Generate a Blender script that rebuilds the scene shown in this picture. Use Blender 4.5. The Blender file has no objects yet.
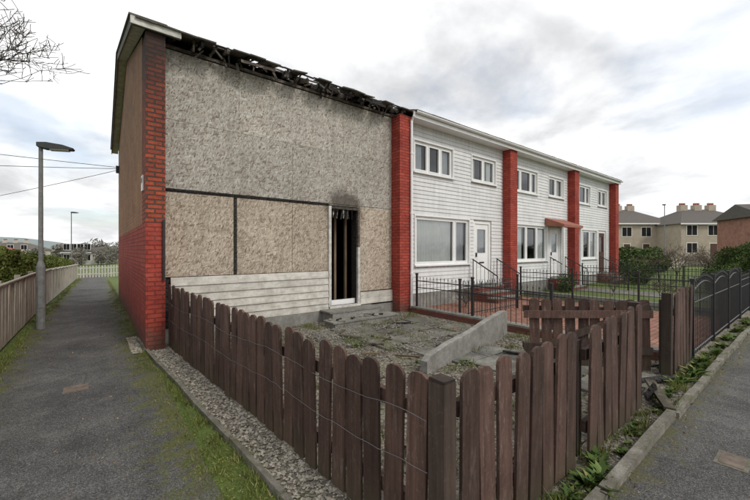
import bpy, math, random
import numpy as np
from mathutils import Vector, Matrix, Euler
random.seed(7); R=np.random.RandomState(7)
sc=bpy.context.scene
sc.view_settings.view_transform='Standard'; sc.view_settings.look='None'; sc.view_settings.exposure=0

# ---------------------------------------------------------------- helpers
def g(x,y):
    fx=min(1,max(0,(8-x)/7.0)); return -0.025*min(60,max(0,y-12))*fx

class NT:
    def __init__(s,name):
        s.m=bpy.data.materials.new(name); s.m.use_nodes=True; s.t=s.m.node_tree
        s.t.nodes.clear()
        s.out=s.n('ShaderNodeOutputMaterial'); s.b=s.n('ShaderNodeBsdfPrincipled')
        s.t.links.new(s.b.outputs[0],s.out.inputs[0])
        s.b.inputs['Roughness'].default_value=0.85
        s.b.inputs['Specular IOR Level'].default_value=0.3
        s._pos=None
    def n(s,typ,**kw):
        nd=s.t.nodes.new(typ)
        for k,v in kw.items():
            if k.startswith('_'): setattr(nd,k[1:],v)
        for k,v in kw.items():
            if not k.startswith('_'): s.put(nd,k.replace('__',' '),v)
        return nd
    def put(s,nd,k,v):
        if isinstance(k,str) and k.isdigit(): k=int(k)
        i=nd.inputs[k]
        if isinstance(v,bpy.types.NodeSocket): s.t.links.new(v,i)
        elif isinstance(v,(tuple,list)) and len(v)==3 and i.type=='RGBA': i.default_value=(*v,1)
        else: i.default_value=v
    @property
    def pos(s):
        if s._pos is None: s._pos=s.n('ShaderNodeNewGeometry').outputs['Position']
        return s._pos
    def sxyz(s): 
        return s.n('ShaderNodeSeparateXYZ',Vector=s.pos).outputs
    def math(s,op,a,b=0.0,c=None,clamp=False):
        nd=s.n('ShaderNodeMath',_operation=op,_use_clamp=clamp); s.put(nd,0,a); s.put(nd,1,b)
        if c is not None: s.put(nd,2,c)
        return nd.outputs[0]
    def mrange(s,v,a,b,c,d):
        m=s.n('ShaderNodeMapRange',Value=v)
        for i,q in enumerate((a,b,c,d)): m.inputs[i+1].default_value=q
        return m.outputs[0]
    def vmap(s,scale=(1,1,1),rot=(0,0,0),vec=None):
        return s.n('ShaderNodeMapping',Vector=vec or s.pos,Scale=scale,Rotation=rot).outputs[0]
    def noise(s,scale,detail=4,rough=.6,vec=None,dist=0.0):
        return s.n('ShaderNodeTexNoise',Vector=vec or s.pos,Scale=scale,Detail=detail,Roughness=rough,Distortion=dist).outputs['Fac']
    def ramp(s,fac,stops,interp='LINEAR'):
        nd=s.n('ShaderNodeValToRGB'); nd.color_ramp.interpolation=interp
        e=nd.color_ramp.elements
        while len(e)<len(stops): e.new(0.5)
        for i,(p,c) in enumerate(stops):
            e[i].position=p; e[i].color=(c,c,c,1) if not isinstance(c,(tuple,list)) else (*c,1)
        s.t.links.new(fac,nd.inputs[0]); return nd.outputs[0]
    def mix(s,f,a,b,mode='MIX'):
        nd=s.n('ShaderNodeMix',_data_type='RGBA',_blend_type=mode)
        s.put(nd,0,f); s.put(nd,6,a); s.put(nd,7,b); return nd.outputs[2]
    def rnd(s): return s.n('ShaderNodeAttribute',_attribute_name='rnd').outputs['Fac']
    def bump(s,h,strength=.5,dist=.01):
        b=s.n('ShaderNodeBump',Height=h,Strength=strength,Distance=dist); s.t.links.new(b.outputs[0],s.b.inputs['Normal'])
    def col(s,c): s.put(s.b,'Base Color',c)
    def rough(s,v): s.put(s.b,'Roughness',v)

def simple(name,c,rough=.8,var=.25,scale=6,rv=0.0,metal=0,spec=.3,bump=0):
    t=NT(name); n=t.noise(scale,5,.65)
    c2=tuple(x*(1-var) for x in c); c3=tuple(min(1,x*(1+var*.6)) for x in c)
    col=t.ramp(n,[(.3,c2),(.7,c3)])
    if rv: col=t.mix(1.0,col,t.ramp(t.rnd(),[(0,1-rv),(1,1.0)]),'MULTIPLY')
    t.col(col); t.rough(rough); t.b.inputs['Metallic'].default_value=metal; t.b.inputs['Specular IOR Level'].default_value=spec
    if bump: t.bump(t.noise(scale*8,4),bump,.01)
    return t.m

# ---- materials
def m_asphalt(name,edge=True):
    t=NT(name)
    fine=t.noise(120,3,.8); med=t.noise(40,3); big=t.noise(1.1,5,.65); big2=t.noise(5,6,.7)
    c=t.ramp(fine,[(.36,(.032,.032,.033)),(.5,(.085,.084,.083)),(.64,(.24,.235,.225))])
    c=t.mix(1,c,t.ramp(big,[(.3,.62),(.7,1.3)]),'MULTIPLY')
    c=t.mix(1,c,t.ramp(big2,[(.35,.76),(.65,1.16)]),'MULTIPLY')
    v=t.n('ShaderNodeTexVoronoi',Vector=t.pos,Scale=70.0).outputs['Distance']
    c=t.mix(t.math('MULTIPLY',t.ramp(v,[(.14,1.0),(.26,0.0)]),t.ramp(med,[(.42,0.0),(.6,.85)])),c,(.36,.35,.32))
    cv=t.n('ShaderNodeTexVoronoi',_feature='DISTANCE_TO_EDGE',Vector=t.n('ShaderNodeMix',_data_type='VECTOR',**{'0':0.12,'4':t.pos,'5':t.n('ShaderNodeTexNoise',Vector=t.pos,Scale=3.0,Detail=5.0).outputs['Color']}).outputs[1],Scale=.55).outputs['Distance']
    c=t.mix(t.math('MULTIPLY',t.ramp(cv,[(.0,.6),(.005,0.0)]),t.ramp(big,[(.48,0.0),(.56,1.0)])),c,(.025,.025,.02))
    # dusty worn patches
    c=t.mix(t.ramp(t.noise(2.2,7,.8),[(.52,0.0),(.7,.35)]),c,(.20,.185,.155))
    o=t.sxyz()
    mc=t.ramp(t.noise(60,3,.7),[(.3,(.05,.055,.015)),(.55,(.12,.14,.03)),(.75,(.22,.21,.07))])
    if edge:
        mn=t.noise(6,6,.78); mn2=t.noise(1.1,3,.6)
        e1=t.math('SUBTRACT',o[0],.24); e2=t.math('SUBTRACT',t.math('MULTIPLY',o[0],-1.0),.72)
        e=t.math('MAXIMUM',e1,e2)
        e=t.math('ADD',t.math('MULTIPLY',e,1.5),t.math('MULTIPLY',t.math('SUBTRACT',mn,.5),2.9))
        e=t.math('ADD',e,t.math('MULTIPLY',t.math('SUBTRACT',mn2,.5),1.2))
        f=t.ramp(e,[(.12,0.0),(.5,.9)])
        f=t.math('MULTIPLY',f,t.mrange(o[1],1.6,3.0,0,1))
        c=t.mix(f,c,t.mix(t.ramp(t.noise(9,5,.8),[(.42,0.0),(.6,.75)]),mc,(.11,.095,.065)))
    else:
        e=t.mrange(o[1],.35,.9,-.5,.45); e=t.math('ADD',e,t.math('MULTIPLY',t.math('SUBTRACT',t.noise(5,6,.78),.5),2.6))
        c=t.mix(t.ramp(e,[(.15,0.0),(.5,.8)]),c,t.mix(.5,mc,(.11,.09,.06)))
    t.col(c); t.rough(t.ramp(big2,[(.3,.8),(.7,.95)]))
    t.bump(t.math('ADD',fine,t.math('MULTIPLY',med,.5)),.9,.012)
    return t.m
M={}
M['path']=m_asphalt('asphalt_path',True); M['road']=m_asphalt('asphalt_road',False)

def m_ground():
    t=NT('grass_ground'); n=t.noise(.5,6,.7); f=t.noise(35,4,.7)
    c=t.ramp(n,[(.3,(.07,.11,.025)),(.55,(.11,.15,.035)),(.75,(.16,.17,.06))])
    c=t.mix(1,c,t.ramp(f,[(.3,.6),(.7,1.3)]),'MULTIPLY'); t.col(c); t.bump(f,.8,.03); return t.m
M['ground']=m_ground()
def m_soil():
    t=NT('soil_rubble'); n=t.noise(3,6,.7); f=t.noise(60,4,.7)
    v=t.n('ShaderNodeTexVoronoi',Vector=t.pos,Scale=38.0)
    c=t.ramp(v.outputs['Color'],[(.1,(.10,.085,.065)),(.5,(.21,.185,.15)),(.9,(.42,.38,.32))])
    c=t.mix(1,c,t.ramp(n,[(.3,.5),(.7,1.2)]),'MULTIPLY')
    c=t.mix(t.ramp(t.noise(1.5,5,.7),[(.52,0.0),(.62,.5)]),c,(.10,.11,.04))
    t.col(c); t.bump(t.math('SUBTRACT',f,v.outputs['Distance']),.9,.02); return t.m
M['soil']=m_soil()
def m_concrete(name,a,b,rv=.2,moss=.0,scale=4,dirt=0):
    t=NT(name); n=t.noise(scale,7,.72); f=t.noise(90,3,.7)
    c=t.ramp(n,[(.3,a),(.7,b)]); c=t.mix(1,c,t.ramp(f,[(.3,.7),(.7,1.22)]),'MULTIPLY')
    c=t.mix(1,c,t.ramp(t.rnd(),[(0,1-rv),(1,1.0)]),'MULTIPLY')
    if dirt: c=t.mix(t.ramp(t.noise(2.6,7,.82),[(.46,0.0),(.58,dirt)]),c,(.085,.075,.06))
    if moss: c=t.mix(t.ramp(t.noise(9,6,.75),[(.48,0.0),(.6,moss)]),c,(.09,.095,.04))
    t.col(c); t.bump(t.math('ADD',f,n),.5,.008); return t.m
M['conc']=m_concrete('concrete',(.17,.165,.15),(.34,.33,.30),moss=.4)
M['slab']=m_concrete('paving_slab',(.11,.108,.10),(.30,.29,.265),rv=.4,moss=.45,dirt=.75)
M['kerb']=m_concrete('kerb_concrete',(.13,.12,.10),(.34,.32,.28),moss=.75,dirt=.6)
M['render']=m_concrete('grey_render',(.22,.21,.195),(.40,.39,.365),moss=.2,scale=7,dirt=.3)

def m_brick(name,c1,c2,mortar,msize=.010,soot=0.0,patch=0.0,bumps=.6,pc=(.30,.2,.15)):
    t=NT(name); o=t.sxyz()
    v=t.n('ShaderNodeCombineXYZ',X=t.math('ADD',o[0],o[1]),Y=o[2],Z=0.0).outputs[0]
    b=t.n('ShaderNodeTexBrick',Vector=v,Color1=c1,Color2=c2,Mortar=mortar,Scale=1.0,**{'Mortar__Size':msize,'Mortar__Smooth':.3,'Brick__Width':.225,'Row__Height':.075,'Bias':-.1})
    c=b.outputs['Color']
    c=t.mix(1,c,t.ramp(t.noise(2,6,.7),[(.3,.68),(.7,1.22)]),'MULTIPLY')
    c=t.mix(1,c,t.ramp(t.noise(45,4,.7),[(.3,.7),(.7,1.2)]),'MULTIPLY')
    if patch: c=t.mix(t.ramp(t.noise(7,7,.8),[(.53,0.0),(.64,patch)]),c,pc)
    c=t.mix(t.mrange(t.math('ADD',o[2],t.math('MULTIPLY',t.noise(3,5,.7),-.5)),-.2,.25,.7,0),c,(.08,.07,.055))
    if soot: c=t.mix(t.mrange(t.math('ADD',o[2],t.math('MULTIPLY',t.noise(1.8,6,.78),3.2)),4.4,6.6,0,soot),c,(.03,.026,.024))
    t.col(c); t.bump(t.math('ADD',t.math('MULTIPLY',b.outputs['Fac'],-1.0),t.math('MULTIPLY',t.noise(90,3),.3)),bumps,.012)
    return t.m
M['brick_tan']=m_brick('brown_brick',(.30,.125,.055),(.38,.18,.075),(.26,.20,.14),soot=.25,patch=.4,pc=(.44,.28,.14))
M['brick_red']=m_brick('painted_red_brick',(.35,.050,.034),(.43,.08,.052),(.24,.042,.032),msize=.012,patch=.5,pc=(.24,.09,.07),bumps=.9)
M['brick_redend']=m_brick('red_brick_quoin',(.46,.095,.045),(.27,.055,.035),(.11,.06,.045),msize=.014,soot=.9,patch=.65,pc=(.09,.045,.035),bumps=1.0)
M['brick_far']=m_brick('far_brick',(.30,.12,.08),(.35,.15,.1),(.3,.25,.22))
def m_paver():
    t=NT('block_paver')
    b=t.n('ShaderNodeTexBrick',Vector=t.pos,Color1=(.27,.11,.08),Color2=(.36,.17,.12),Mortar=(.12,.09,.06),Scale=1.0,**{'Mortar__Size':.012,'Brick__Width':.2,'Row__Height':.1})
    c=t.mix(1,b.outputs['Color'],t.ramp(t.noise(2,6,.7),[(.3,.6),(.7,1.2)]),'MULTIPLY'); t.col(c); return t.m
M['paver']=m_paver()

def m_osb():
    t=NT('weathered_osb'); o=t.sxyz()
    v0=t.n('ShaderNodeCombineXYZ',X=o[0],Y=o[2],Z=0.0).outputs[0]
    cols=None
    for i,(rot,sc_) in enumerate([(.3,(13,44,1)),(1.35,(14,52,1)),(2.3,(17,56,1)),(2.9,(12,44,1)),(1.9,(20,62,1))]):
        r=t.n('ShaderNodeVectorRotate',Vector=v0,Angle=rot); r.rotation_type='Z_AXIS'
        vv=t.n('ShaderNodeMapping',Vector=r.outputs[0],Scale=sc_).outputs[0]
        vo=t.n('ShaderNodeTexVoronoi',Vector=vv,Scale=1.0,_voronoi_dimensions='2D')
        sp_=t.n('ShaderNodeSeparateColor',Color=vo.outputs['Color'])
        if cols is None: cols=sp_.outputs[0]
        else:
            mx=t.n('ShaderNodeMix',_data_type='FLOAT'); t.put(mx,0,t.ramp(sp_.outputs[1],[(.55,0.0),(.56,1.0)])); t.put(mx,2,cols); t.put(mx,3,sp_.outputs[0]); cols=mx.outputs[0]
    c=t.ramp(cols,[(0.0,(.17,.135,.10)),(.12,(.28,.24,.195)),(.4,(.41,.375,.325)),(.75,(.48,.45,.40)),(1.0,(.62,.595,.55))])
    c=t.mix(1,c,t.ramp(t.noise(.8,5,.65),[(.3,.84),(.7,1.08)]),'MULTIPLY')
    sp=t.noise(24,6,.88); c=t.mix(t.ramp(sp,[(.55,0.0),(.63,.6)]),c,(.17,.13,.09))
    sp2=t.noise(13,6,.88); c=t.mix(t.ramp(sp2,[(.55,0.0),(.66,.5)]),c,(.62,.60,.56))
    st=t.noise(1,5,.7,vec=t.vmap((6,6,.3))); c=t.mix(t.ramp(st,[(.50,0.0),(.72,.45)]),c,(.22,.19,.16))
    c=t.mix(1,c,t.ramp(t.rnd(),[(0,.88),(1,1.04)]),'MULTIPLY')
    c=t.mix(t.mrange(t.math('ADD',o[2],t.math('MULTIPLY',t.noise(3,6,.8),1.4)),5.6,6.1,0,.6),c,(.10,.085,.07))
    # scorch round the door head
    ax=t.math('SUBTRACT',o[0],4.7); az=t.math('SUBTRACT',o[2],2.62)
    d=t.math('SQRT',t.math('ADD',t.math('MULTIPLY',ax,ax),t.math('MULTIPLY',az,az)))
    d=t.math('ADD',d,t.math('MULTIPLY',t.math('SUBTRACT',t.noise(5,6,.8),.5),.7))
    c=t.mix(t.mrange(d,.35,.62,.8,0),c,(.06,.048,.04))
    c=t.mix(t.mrange(o[2],2.69,2.73,1,0),c,t.mix(1,c,(1.0,.91,.82),'MULTIPLY'))
    t.col(c); t.rough(.9); t.bump(cols,.45,.005); return t.m
M['osb']=m_osb()
def m_clad():
    t=NT('white_weatherboard'); n=t.noise(2,6,.7); 
    st=t.noise(1,5,.7,vec=t.vmap((9,9,1.2)))
    c=t.ramp(n,[(.3,(.66,.665,.66)),(.7,(.78,.78,.775))]); c=t.mix(1,c,t.ramp(st,[(.35,.86),(.6,1.0)]),'MULTIPLY')
    c=t.mix(1,c,t.ramp(t.rnd(),[(0,.93),(1,1.0)]),'MULTIPLY'); t.col(c); t.rough(.55); return t.m
M['clad']=m_clad()
def m_oldclad():
    t=NT('dirty_white_weatherboard'); st=t.noise(1,6,.75,vec=t.vmap((2,2,14)))
    c=t.ramp(t.noise(5,6,.75),[(.3,(.40,.37,.32)),(.6,(.68,.65,.59))]); c=t.mix(t.ramp(st,[(.52,0.0),(.72,.55)]),c,(.22,.18,.14))
    c=t.mix(1,c,t.ramp(t.rnd(),[(0,.82),(1,1.0)]),'MULTIPLY'); t.col(c); t.rough(.7); return t.m
M['oldclad']=m_oldclad()
def m_wood(name,a,b,hi,grain=(30,30,1.6),hil=.62,rv=.45,foot=.5):
    t=NT(name); gr=t.noise(1,6,.7,vec=t.vmap(grain)); n=t.noise(2.5,5,.7)
    c=t.ramp(gr,[(.3,a),(.7,b)]); c=t.mix(t.ramp(t.noise(1,6,.8,vec=t.vmap((grain[0]*.6,grain[1]*.6,grain[2]*2))),[(hil,0.0),(hil+.12,.6)]),c,hi)
    c=t.mix(t.ramp(t.noise(40,5,.8),[(.58,0.0),(.70,.45)]),c,hi)
    c=t.mix(1,c,t.ramp(n,[(.3,.72),(.7,1.2)]),'MULTIPLY'); c=t.mix(1,c,t.ramp(t.rnd(),[(0,1-rv),(1,1.12)]),'MULTIPLY')
    if foot:
        o=t.sxyz(); c=t.mix(t.mrange(t.math('ADD',o[2],t.math('MULTIPLY',t.noise(6,4),.2)),.1,.4,foot,0),c,(.06,.06,.03))
    t.col(c); t.rough(.8); t.bump(gr,.6,.005); return t.m
M['fence']=m_wood('brown_stained_timber',(.058,.032,.025),(.135,.078,.061),(.24,.185,.155),hil=.54,rv=.5)
M['palefence']=m_wood('weathered_pale_timber',(.34,.305,.25),(.50,.455,.385),(.26,.25,.2),grain=(22,22,2),rv=.22,foot=0)
M['post']=m_wood('dark_post_timber',(.035,.025,.02),(.085,.058,.045),(.16,.13,.11))
M['rawwood']=m_wood('raw_timber',(.20,.13,.08),(.32,.23,.15),(.1,.07,.05))
def m_char():
    t=NT('charred_timber'); n=t.noise(18,6,.75); v=t.n('ShaderNodeTexVoronoi',Vector=t.pos,Scale=30.0).outputs['Distance']
    c=t.ramp(n,[(.4,(.012,.011,.011)),(.62,(.045,.04,.037)),(.8,(.16,.14,.12))]); t.col(c); t.rough(.75); t.bump(v,.8,.02); return t.m
M['char']=m_char()
M['chartimber']=m_wood('scorched_timber',(.03,.025,.022),(.14,.11,.09),(.32,.28,.23),grain=(12,12,12),hil=.50)
def m_tile(name,a,b,moss=.4):
    t=NT(name); c=t.ramp(t.noise(6,6,.75),[(.3,a),(.7,b)]); c=t.mix(1,c,t.ramp(t.rnd(),[(0,.6),(1,1.15)]),'MULTIPLY')
    c=t.mix(t.ramp(t.noise(11,6,.8),[(.56,0.0),(.66,moss)]),c,(.2,.2,.14)); t.col(c); t.bump(t.noise(60,4),.5,.01); return t.m
M['tile']=m_tile('concrete_roof_tile',(.07,.062,.055),(.18,.165,.145))
M['slate']=m_tile('slate_roof',(.085,.075,.07),(.15,.135,.12),.2)
M['white']=simple('white_upvc',(.80,.80,.79),.35,.08,3,spec=.5)
M['whitedirty']=simple('dirty_white_paint',(.56,.54,.50),.6,.4,9)
M['darkboard']=simple('sooty_bargeboard',(.13,.12,.11),.8,.5,5)
M['harl']=simple('beige_roughcast',(.42,.36,.29),.9,.15,1.5,bump=.3)
M['harl2']=simple('pale_roughcast',(.50,.47,.42),.9,.15,1.5)
M['black']=simple('black_painted_metal',(.018,.019,.02),.4,.3,9,spec=.5)
M['galv']=simple('galvanised_steel',(.16,.16,.16),.6,.3,8,metal=.2)
M['lampgrey']=simple('grey_painted_column',(.20,.205,.20),.6,.3,10)
M['lampdark']=simple('dark_lantern_housing',(.05,.055,.055),.5,.3,10)
M['lens']=simple('lantern_lens',(.5,.52,.52),.2,.1,10)
M['rust']=simple('rusty_cover',(.16,.125,.10),.8,.4,14,bump=.5)
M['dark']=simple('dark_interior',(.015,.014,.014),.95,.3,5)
M['room']=simple('dim_room',(.22,.22,.22),.95,.3,1)
M['curtain']=simple('net_curtain',(.90,.90,.88),.9,.06,3)
M['curtaing']=simple('grey_curtain',(.60,.61,.63),.9,.12,3)
M['bark']=simple('bark',(.075,.062,.05),.95,.35,14)
M['twig']=simple('twigs',(.14,.11,.085),.95,.35,14,rv=.4)
M['redpaint']=simple('red_door_canopy',(.33,.13,.09),.7,.2,4,rv=.2)
M['brown']=simple('brown_door',(.09,.045,.03),.5,.2,4)
M['stone']=simple('pebbles',(.46,.42,.35),.9,.3,50,rv=.65)
M['stoned']=simple('grey_rubble',(.29,.265,.225),.95,.3,50,rv=.65)
def m_glass():
    t=NT('window_glass'); t.t.nodes.remove(t.b)
    tr=t.n('ShaderNodeBsdfTransparent',Color=(.94,.96,.96)); gl=t.n('ShaderNodeBsdfGlossy',Roughness=.03,Color=(.95,.97,1.0))
    fr=t.n('ShaderNodeFresnel',IOR=1.5); f=t.math('ADD',fr.outputs[0],.03,clamp=True)
    mx=t.n('ShaderNodeMixShader'); t.put(mx,0,f); t.put(mx,1,tr.outputs[0]); t.put(mx,2,gl.outputs[0]); t.t.links.new(mx.outputs[0],t.out.inputs[0]); return t.m
M['glass']=m_glass()
def m_leaf(name,stops):
    t=NT(name); c=t.ramp(t.rnd(),stops); c=t.mix(1,c,t.ramp(t.noise(1.5,4,.7),[(.3,.6),(.7,1.25)]),'MULTIPLY'); t.col(c); t.rough(.75)
    t.b.inputs['Specular IOR Level'].default_value=.2
    return t.m
M['grassb']=m_leaf('grass_blades',[(0,(.06,.085,.015)),(.5,(.12,.155,.03)),(.75,(.19,.20,.06)),(1,(.32,.27,.14))])
M['moss']=m_leaf('moss_tufts',[(0,(.07,.08,.015)),(.5,(.15,.165,.03)),(1,(.27,.25,.09))])
M['weed']=m_leaf('weed_leaves',[(0,(.045,.075,.018)),(.6,(.09,.15,.035)),(.9,(.17,.21,.07)),(1,(.28,.24,.10))])
M['hedge']=m_leaf('conifer_hedge_leaves',[(0,(.05,.075,.012)),(.6,(.11,.14,.028)),(1,(.21,.22,.06))])
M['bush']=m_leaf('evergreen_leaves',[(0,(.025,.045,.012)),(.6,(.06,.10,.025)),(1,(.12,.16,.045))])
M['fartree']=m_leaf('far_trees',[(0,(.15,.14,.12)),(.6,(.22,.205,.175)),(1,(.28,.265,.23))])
M['litter']=m_leaf('leaf_litter',[(0,(.10,.065,.035)),(.6,(.22,.15,.08)),(1,(.40,.33,.22))])

def empty(name,loc=(0,0,0)):
    e=bpy.data.objects.new(name,None); sc.collection.objects.link(e); e.location=loc; return e

class MB:
    def __init__(s): s.v=[];s.f=[];s.m=[];s.r=[];s.mats=[]
    def mi(s,k):
        if k not in s.mats: s.mats.append(k)
        return s.mats.index(k)
    def add(s,vs,fs,k,r=None):
        b=len(s.v); s.v+=[tuple(v) for v in vs]; i=s.mi(k); r=random.random() if r is None else r
        for f in fs: s.f.append(tuple(b+q for q in f)); s.m.append(i); s.r.append(r)
    def box(s,x0,x1,y0,y1,z0,z1,k,r=None):
        vs=[(x,y,z) for z in (z0,z1) for x,y in((x0,y0),(x1,y0),(x1,y1),(x0,y1))]
        s.add(vs,[(0,3,2,1),(4,5,6,7),(0,1,5,4),(1,2,6,5),(2,3,7,6),(3,0,4,7)],k,r)
    def obox(s,c,size,rot,k,r=None):
        mt=rot if isinstance(rot,Matrix) else Euler(rot).to_matrix(); c=Vector(c); h=[q/2 for q in size]
        vs=[c+mt@Vector((sx*h[0],sy*h[1],sz*h[2])) for sz in(-1,1) for sx,sy in((-1,-1),(1,-1),(1,1),(-1,1))]
        s.add(vs,[(0,3,2,1),(4,5,6,7),(0,1,5,4),(1,2,6,5),(2,3,7,6),(3,0,4,7)],k,r)
    def prism(s,poly,o,a,b,n,th,k,r=None):
        o=Vector(o);a=Vector(a);b=Vector(b);n=Vector(n)
        p=[o+a*x+b*y for x,y in poly]; q=[w+n*th for w in p]; N=len(p)
        s.add(p+q,[tuple(range(N))[::-1],tuple(range(N,2*N))]+[(i,(i+1)%N,N+(i+1)%N,N+i) for i in range(N)],k,r)
    def tube(s,pts,rad,k,n=6,r=None,cap=True):
        pts=[Vector(p) for p in pts]; rad=rad if isinstance(rad,(list,tuple)) else [rad]*len(pts)
        vs=[];N=len(pts)
        for i,p in enumerate(pts):
            d=(pts[min(i+1,N-1)]-pts[max(i-1,0)]); d=d.normalized() if d.length>0 else Vector((0,0,1))
            u=d.cross(Vector((0,0,1)) if abs(d.z)<.95 else Vector((1,0,0))).normalized(); w=d.cross(u)
            for j in range(n):
                a=2*math.pi*j/n; vs.append(p+(u*math.cos(a)+w*math.sin(a))*rad[i])
        fs=[(i*n+j,i*n+(j+1)%n,(i+1)*n+(j+1)%n,(i+1)*n+j) for i in range(N-1) for j in range(n)]
        if cap: fs+=[tuple(range(n))[::-1],tuple(range((N-1)*n,N*n))]
        s.add(vs,fs,k,r)
    def build(s,name,parent=None,smooth=False):
        me=bpy.data.meshes.new(name); me.from_pydata(s.v,[],s.f)
        for k in s.mats: me.materials.append(M[k])
        me.polygons.foreach_set('material_index',s.m)
        a=me.attributes.new('rnd','FLOAT','FACE'); a.data.foreach_set('value',s.r)
        if smooth: me.polygons.foreach_set('use_smooth',[True]*len(s.f))
        me.update(); ob=bpy.data.objects.new(name,me); sc.collection.objects.link(ob)
        if parent: ob.parent=parent
        return ob

def npmesh(name,V,nper,mat,rn,parent=None):
    n=len(V)//nper; me=bpy.data.meshes.new(name); me.vertices.add(len(V)); me.vertices.foreach_set('co',V.astype(np.float32).ravel())
    me.loops.add(len(V)); me.loops.foreach_set('vertex_index',np.arange(len(V),dtype=np.int32))
    me.polygons.add(n); me.polygons.foreach_set('loop_start',np.arange(0,len(V),nper,dtype=np.int32)); me.polygons.foreach_set('loop_total',np.full(n,nper,dtype=np.int32))
    me.materials.append(M[mat]); a=me.attributes.new('rnd','FLOAT','FACE'); a.data.foreach_set('value',rn.astype(np.float32))
    me.update(calc_edges=True); me.validate(); ob=bpy.data.objects.new(name,me); sc.collection.objects.link(ob)
    if parent: ob.parent=parent
    return ob
def leaves(name,P,size,mat,parent=None,up=.0,elong=1.5):
    n=len(P); a=R.normal(size=(n,3)); a[:,2]+=up; a/=np.linalg.norm(a,axis=1)[:,None]
    b=np.cross(a,R.normal(size=(n,3))); b/=np.linalg.norm(b,axis=1)[:,None]
    s=size*(.6+.8*R.rand(n))[:,None]
    V=np.stack([P-a*s*elong,P-b*s*.6,P+a*s*elong,P+b*s*.6],1).reshape(-1,3)
    return npmesh(name,V,4,mat,R.rand(n),parent)
def blades(name,P,h,w,mat,parent=None,lean=.5):
    n=len(P); ang=R.rand(n)*6.283; d=np.stack([np.cos(ang),np.sin(ang),np.zeros(n)],1); la=R.rand(n)*6.283
    ld=np.stack([np.cos(la),np.sin(la),np.zeros(n)],1); H=(h*(.4+.8*R.rand(n)))[:,None]
    W=w*(.6+.8*R.rand(n))[:,None]
    tip=P+ld*H*lean*R.rand(n)[:,None]; tip[:,2]+=H[:,0]
    V=np.stack([P-d*W,P+d*W,tip],1).reshape(-1,3)
    return npmesh(name,V,3,mat,R.rand(n),parent)

# ---------------------------------------------------------------- ground
def grid(name,xs,ys,mat,off=0.0,zf=None):
    vs=[(x,y,(zf(x,y) if zf else g(x,y))+off) for y in ys for x in xs]; n=len(xs)
    fs=[(j*n+i,j*n+i+1,(j+1)*n+i+1,(j+1)*n+i) for j in range(len(ys)-1) for i in range(n-1)]
    me=bpy.data.meshes.new(name); me.from_pydata(vs,[],fs); me.materials.append(M[mat]); ob=bpy.data.objects.new(name,me); sc.collection.objects.link(ob); return ob
grid('ground',[-900,-300,-80,-20,-6,1,2,4,6,8,20,60,200,900],[-300,-40,-10,0,6,12,20,30,40,55,72,200,500,1500],'ground',-.004)
grid('asphalt_path',[-1.05,.66],[1.6,6,12,20,30,38],'path',.004)
KY=.90
grid('road',[-14,1.0,60],[-7,-3,KY-.02],'road',.004)
mb=MB(); mb.add([(-1.3,KY-.02,.004),(1.05,KY-.02,.004),(.9,1.6,.004),(-1.15,1.6,.004)],[(0,1,2,3)],'path'); mb.build('road_junction')
grid('cross_road',[-60,.9],[38.6,46],'road',.006)

mb=MB()
for i in range(60): mb.box(-10+i*.92,-10+i*.92+.91,-7.15,-7.0,-.05,.11,'kerb')
mb.build('kerb')
mb=MB(); x=1.75
while x<34:
    L=.9; dz=random.uniform(-.014,.008)
    mb.obox((x+L/2,KY+random.uniform(-.014,.014),.005+dz),(L-.015,.07,.12),(random.uniform(-.08,.08),random.uniform(-.016,.016),random.uniform(-.016,.016)),'kerb'); x+=L
mb.build('kerb')
mb=MB(); mb.add([(1.5,KY+.03,.012),(34,KY+.03,.012),(34,1.6,.012),(1.5,1.6,.012)],[(0,1,2,3)],'soil'); mb.build('verge_soil')

# ---------------------------------------------------------------- terrace
YW=7.11; FIN=.32; YB=15.9; ZE=5.24; PITCH=math.radians(17); OV=.36
FX=[.62,6.19,11.46,16.72,21.75]
FWID=.45
def intervals(a,b,holes):
    out=[(a,b)]
    for h0,h1 in holes:
        nx=[]
        for p,q in out:
            if h1<=p or h0>=q: nx.append((p,q)); continue
            if h0>p: nx.append((p,h0))
            if h1<q: nx.append((h1,q))
        out=nx
    return [i for i in out if i[1]-i[0]>.01]
def wall_holes(mb,x0,x1,y0,y1,z0,z1,holes,k):
    zs=sorted(set([z0,z1]+[min(max(h[i],z0),z1) for h in holes for i in(2,3)]))
    for a,b in zip(zs[:-1],zs[1:]):
        hh=[(h[0],h[1]) for h in holes if h[2]<(a+b)/2<h[3]]
        for p,q in intervals(x0,x1,hh): mb.box(p,q,y0,y1,a,b,k)

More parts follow.
